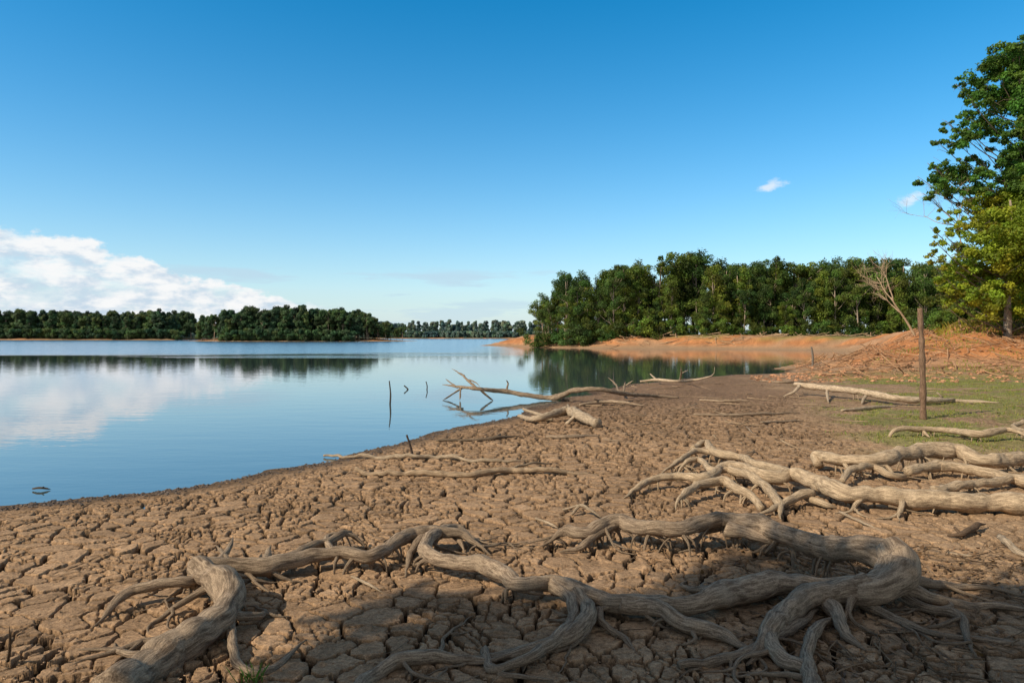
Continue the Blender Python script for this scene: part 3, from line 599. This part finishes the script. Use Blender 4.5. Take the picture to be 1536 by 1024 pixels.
# near trees on the right bank
def near_tree(name, base, spine, clumps, leafmat, lsz, dens, tr, depthj=1.6, tint=(1,1,1), fat=1.0):
    mb = MB(); base = np.array(base); SP = cr([base]+[np.array(p) for p in spine], .5); rad = np.linspace(tr, tr*.25, len(SP)); mb.tube(SP, rad, 12, .08, (1.4,1.3,1.2), 0, 3, .12)
    for (u, v, rp) in clumps:
        dd = base[1]+R.uniform(-depthj, depthj)*min(1.0, rp/20+.3); c = at(u, v, dd); r = rp/F*dd*fat
        zt = c[2]-abs(c[0]-base[0])*.45-.5; i = int(np.argmin(np.abs(SP[:,2]-zt))); p0 = SP[i]
        mid = p0*.45+c*.55+np.array([0,0,-.08*np.linalg.norm(c-p0)]); PP = cr([p0, mid, c, c+(c-mid)*.1], .4); L = np.linalg.norm(c-p0)
        mb.tube(PP, np.linspace(.014+.005*L, .008, len(PP)), 6, .05, (1.0,.9,.8), 0, 4)
        for q in range(3):
            e_ = c+R.normal(size=3)*r*.6; PP = cr([mid*.3+c*.7, (c+e_)/2+R.normal(size=3)*.05, e_], .3); mb.tube(PP, np.linspace(.011, .005, len(PP)), 4, 0, (1.0,.9,.8), 0, 5)
        nsub = max(4, int(8*(r/.7)**1.5))
        for q in range(nsub):
            o_ = R.normal(size=3)*r*.5; o_[2] *= .8; k = R.uniform(.55, 1.35); h_ = R.uniform(.75, 1.25)
            rs = r*R.uniform(.3, .5); mb.clump(c+o_, rs, int(dens*rs*rs)+30, lsz, .7, np.array([k*h_, k, k])*tint, .3)
    return obj(name, mb.mesh(name, [BARK, leafmat]))
D1 = 38.; bx = (1560-CU)/F*D1; bz = float(T(np.array([bx]), np.array([D1]))[0])
top_c = [(1528,70,16),(1518,84,20),(1498,104,22),(1472,122,20),(1452,146,16),(1438,130,10),(1482,150,20),(1510,140,22),(1540,100,32),(1462,176,16),(1444,186,16),(1424,186,10),(1488,188,20),(1410,216,11),(1436,214,17),(1462,208,14),(1490,222,12),(1528,190,24),(1540,235,26),(1510,236,14),(1428,262,22),(1404,272,15),(1384,270,10),(1450,262,18),(1474,268,18),(1412,292,14),(1392,296,9),(1434,284,15),(1500,250,18),(1580,150,50),(1600,230,50),(1560,290,40),(1528,280,25),(1590,80,40),(1445,240,8),(1535,150,18),(1500,120,14),(1535,260,22),(1480,285,14),(1515,270,18),(1525,215,18),(1455,300,11),(1398,250,7),(1470,240,10)]
near_tree("broadleaf_tree", (bx, D1, bz-.3), [at(1552,350,D1), at(1545,220,D1), at(1530,110,D1)], top_c, LEAFN, .17, 620, .32, fat=1.15)
D2 = 36.; bx = (1512-CU)/F*D2; bz = float(T(np.array([bx]), np.array([D2]))[0])
low_c = [(1490,300,26),(1530,292,30),(1464,318,16),(1512,335,34),(1440,346,16),(1422,358,12),(1406,366,10),(1470,352,22),(1500,375,32),(1540,372,36),(1450,384,20),(1424,396,16),(1410,408,12),(1480,405,28),(1530,420,34),(1440,420,18),(1460,440,20),(1500,445,26),(1428,444,15),(1545,460,26),(1600,350,60),(1610,440,50),(1436,368,12),(1398,384,10),(1450,330,12),(1485,325,20),(1455,405,16),(1475,380,20),(1525,350,24),(1445,455,16),(1480,460,18),(1520,465,20),(1408,430,12),(1495,420,22),(1416,330,10),(1436,318,10),(1420,460,12),(1400,345,7)]
near_tree("broadleaf_tree", (bx, D2, bz-.3), [at(1512,420,D2), at(1520,350,D2), at(1515,300,D2)], low_c, LEAFY, .15, 620, .2, fat=1.18)
pole("tree_trunk", 1477, 489, 1470, 455, 5, 4, mat=PALE)
sh = emp("bank_shrubs")
for u in list(np.arange(1396, 1640, 11)):
    Y0 = 42+R.uniform(-1.5,2.5); X0 = (u-CU)/F*Y0; place(sh, PR[R.choice([7,8])], X0, Y0, R.uniform(.3,.6), "shrub")

# bare trees
def bare(name, p0, p1, r, mat, depth=5, spread=.5, nb=(3,5)):
    mb = MB()
    def rec(a, d, L, r, lv):
        n = 5; pts = [a]; dd = d.copy()
        for k in range(n): dd = dd+R.normal(size=3)*.10+np.array([0,0,.03]); dd /= np.linalg.norm(dd); pts.append(pts[-1]+dd*L/n)
        P = cr(pts, L/10); mb.tube(P, np.linspace(r, r*.55, len(P)), 7 if lv < 2 else 4, .05, (.95,.9,.85), 0, lv)
        if lv >= depth: return
        for k in range(R.randint(*nb)):
            i = int(len(P)*R.uniform(.4, 1)); i = min(i, len(P)-1); q = dd+R.normal(size=3)*spread; q[2] += .2; q /= np.linalg.norm(q); rec(P[i], q, L*R.uniform(.5, .75), r*.52, lv+1)
    p0 = np.array(p0); p1 = np.array(p1); d = p1-p0; L = np.linalg.norm(d); rec(p0, d/L, L, r, 0); return obj(name, mb.mesh(name, [mat]))
D3 = 39.; x0 = (1374-CU)/F*D3; z0 = float(T(np.array([x0]), np.array([D3]))[0])
bare("bare_tree", (x0, D3, z0-.1), at(1350,440,D3), .075, PALE, 4, .55, (3,6))
D4 = 37.; bare("bare_tree", at(1455,400,D4), at(1425,335,D4), .04, PALE, 4, .5)
# tree behind the photographer that shades the foreground
mb = MB(); bp_ = np.array([-6.6,-4.6,0.0]); SP = cr([bp_+(0,0,-.2), bp_+(.1,0,3), bp_+(0,.2,6.5)], .4); mb.tube(SP, np.linspace(.3,.12,len(SP)), 12, .1, (1.3,1.2,1.1), 0, 8, .1)
SH = [(0.6,1.6),(2.0,1.8),(3.4,2.2),(4.8,2.6),(6.2,3.0),(0.3,3.0),(1.6,3.2),(2.9,3.4),(4.2,3.8),(5.6,4.2),(7,4.5),(-.8,2.2),(1,.5),(3,.6),(5,1.2),(-.1,3.3),(.9,2.5),(2.3,2.7),(3.6,3.0),(5.2,3.4),(.2,2.2),(1.0,3.5),(2.2,3.5),(3.5,3.7),(4.8,4.0)]
for (sx, sy) in SH:
    h = R.uniform(6.2, 8.0); c = np.array([sx, sy, 0])+TOSUN/TOSUN[2]*h
    i = min(len(SP)-1, int(len(SP)*R.uniform(.5, .95))); PP = cr([SP[i], (SP[i]+c)/2+(0,0,-.3), c], .4); mb.tube(PP, np.linspace(.07,.02,len(PP)), 6, 0, (1.2,1.1,1), 0, 3)
    mb.clump(c, 1.0, 620, .20, .6, (1,1,1), .3); mb.clump(c+R.normal(size=3)*.4, .7, 300, .20, .6, (1.2,1.1,1), .3)
obj("broadleaf_tree", mb.mesh("broadleaf_tree", [BARK, LEAFN]))

# ---------------------------------------------------------------- world, sun, camera
w = bpy.data.worlds.new("World"); bpy.context.scene.world = w; w.use_nodes = True; nt = w.node_tree; nt.nodes.clear()
sky = N(nt, 'ShaderNodeTexSky'); sky.sky_type = 'NISHITA'; sky.sun_disc = False; sky.sun_elevation = SUN_EL; sky.sun_rotation = SUN_AZ % (2*math.pi)
sky.altitude = 0; sky.air_density = 1.0; sky.dust_density = 0.3; sky.ozone_density = 2.5
hs = N(nt, 'ShaderNodeHueSaturation', i_Hue=0.49, i_Saturation=1.48, i_Value=1.32, i_Color=sky.outputs[0])
gen = N(nt, 'ShaderNodeTexCoord').outputs['Generated']; sp = N(nt, 'ShaderNodeSeparateXYZ', i_0=gen)
az = M(nt, 'ARCTAN2', sp.outputs[0], sp.outputs[1]); el = M(nt, 'ARCSINE', sp.outputs[2])
def vec(a, b, c=0.0): return N(nt, 'ShaderNodeCombineXYZ', i_0=a, i_1=b, i_2=c).outputs[0]
v1 = vec(az, M(nt, 'MULTIPLY', el, 1.7))
nA = NOISE(nt, v1, 22, 6, .6); nB = NOISE(nt, v1, 9, 1, .5)
top = MR(nt, az, -.66, -.22, .138, .036, False)
ed = M(nt, 'ADD', M(nt, 'SUBTRACT', top, el), M(nt, 'ADD', M(nt, 'MULTIPLY', M(nt, 'SUBTRACT', nA, .5), .075), M(nt, 'MULTIPLY', M(nt, 'SUBTRACT', nB, .5), .05)))
dens = M(nt, 'MULTIPLY', MR(nt, ed, 0.0, .011), MR(nt, az, -.34, -.20, 1, 0))
dens = M(nt, 'MULTIPLY', dens, MR(nt, NOISE(nt, vec(az, M(nt,'MULTIPLY',el,2.5), 4.0), 12, 4, .6), .34, .52, .45, 1.0))
c1_ = M(nt, 'MULTIPLY', dens, .96)
st = NOISE(nt, vec(M(nt,'MULTIPLY',az,3.), M(nt,'MULTIPLY',el,22.), 2.), 1.6, 5, .6)
band = M(nt, 'MULTIPLY', MR(nt, el, .118, .085), MR(nt, st, .34, .60, .0, .8))
band = M(nt, 'MULTIPLY', band, MR(nt, az, .05, .3, 1.0, .2))
ci = M(nt, 'MULTIPLY', M(nt, 'MULTIPLY', MR(nt, NOISE(nt, vec(M(nt,'MULTIPLY',az,2.), M(nt,'ADD',M(nt,'MULTIPLY',el,12.),M(nt,'MULTIPLY',az,1.5)), 7.), 1.5, 4, .65), .42, .75, 0, .3), MR(nt, el, .28, .15)), MR(nt, az, .1, -.2))
haze = M(nt, 'MULTIPLY', M(nt, 'POWER', 2.718, M(nt, 'MULTIPLY', M(nt, 'MAXIMUM', el, 0.0), -8.0)), .84)
def puff(a0, e0, wa, we, k):
    da = M(nt,'DIVIDE',M(nt,'SUBTRACT',az,a0),wa); de = M(nt,'DIVIDE',M(nt,'SUBTRACT',M(nt,'SUBTRACT',el,e0),M(nt,'MULTIPLY',M(nt,'SUBTRACT',az,a0),.22)),we)
    q = M(nt,'SUBTRACT',1.0,M(nt,'SQRT',M(nt,'ADD',M(nt,'MULTIPLY',da,da),M(nt,'MULTIPLY',de,de))))
    q = M(nt,'ADD',q,M(nt,'MULTIPLY',M(nt,'SUBTRACT',NOISE(nt, vec(az,M(nt,'MULTIPLY',el,2.),k), 60, 3, .6),.5),1.6)); return MR(nt, q, .05, .9, 0, .65)
pf = M(nt, 'MAXIMUM', puff(.363,.2035,.026,.010,1.), puff(.527,.172,.020,.010,3.))
f1 = M(nt, 'MAXIMUM', c1_, pf); f2 = M(nt, 'MAXIMUM', M(nt, 'MAXIMUM', band, ci), haze)
shade = MR(nt, M(nt,'ADD',NOISE(nt, vec(az, M(nt,'MULTIPLY',el,2.2), 9.), 26, 4, .6), M(nt,'MULTIPLY',ed,1.1)), .44, .72)
ccol = MIX(nt, shade, (.96,.96,.96), (.58,.70,.82))
# unseen whitish veil behind the view and overhead, added to neutralise blue fill light
fill_veil = M(nt, 'MULTIPLY', M(nt, 'MAXIMUM', MR(nt, sp.outputs[1], .1, -.35), MR(nt, sp.outputs[2], .62, .85)), MR(nt, NOISE(nt, gen, 3.0, 3, .6), .35, .65, .5, .9))
b0 = N(nt, 'ShaderNodeBackground', i_Color=hs.outputs[0], i_Strength=.13)
b1 = N(nt, 'ShaderNodeBackground', i_Color=(.52,.69,.83,1), i_Strength=1.0)
b2 = N(nt, 'ShaderNodeBackground', i_Color=ccol, i_Strength=1.0)
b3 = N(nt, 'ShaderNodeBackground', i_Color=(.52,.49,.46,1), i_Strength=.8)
mv = N(nt, 'ShaderNodeMixShader', i_0=fill_veil, i_1=b0.outputs[0], i_2=b3.outputs[0])
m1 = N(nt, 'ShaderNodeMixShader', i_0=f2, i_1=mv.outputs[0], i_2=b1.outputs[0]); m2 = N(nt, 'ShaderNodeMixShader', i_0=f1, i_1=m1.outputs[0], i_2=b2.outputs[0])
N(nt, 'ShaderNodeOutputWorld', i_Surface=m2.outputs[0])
sl = bpy.data.lights.new("sun", 'SUN'); sl.energy = 5.0; sl.angle = math.radians(.5); sl.color = (1, .90, .74)
so = bpy.data.objects.new("sun", sl); so.rotation_euler = Vector(-TOSUN).to_track_quat('-Z', 'Y').to_euler(); so.location = (-20,-20,30); bpy.context.scene.collection.objects.link(so)
cam = bpy.data.cameras.new("camera"); cam.lens = 24; cam.sensor_width = 36; cam.shift_y = -7/1536; cam.clip_start = .05; cam.clip_end = 8000
co = bpy.data.objects.new("camera", cam); co.location = (0, 0, HC); co.rotation_euler = (math.pi/2, 0, 0); bpy.context.scene.collection.objects.link(co)
sc = bpy.context.scene; sc.camera = co; sc.view_settings.view_transform = 'Standard'; sc.view_settings.look = 'None'; sc.view_settings.exposure = 0
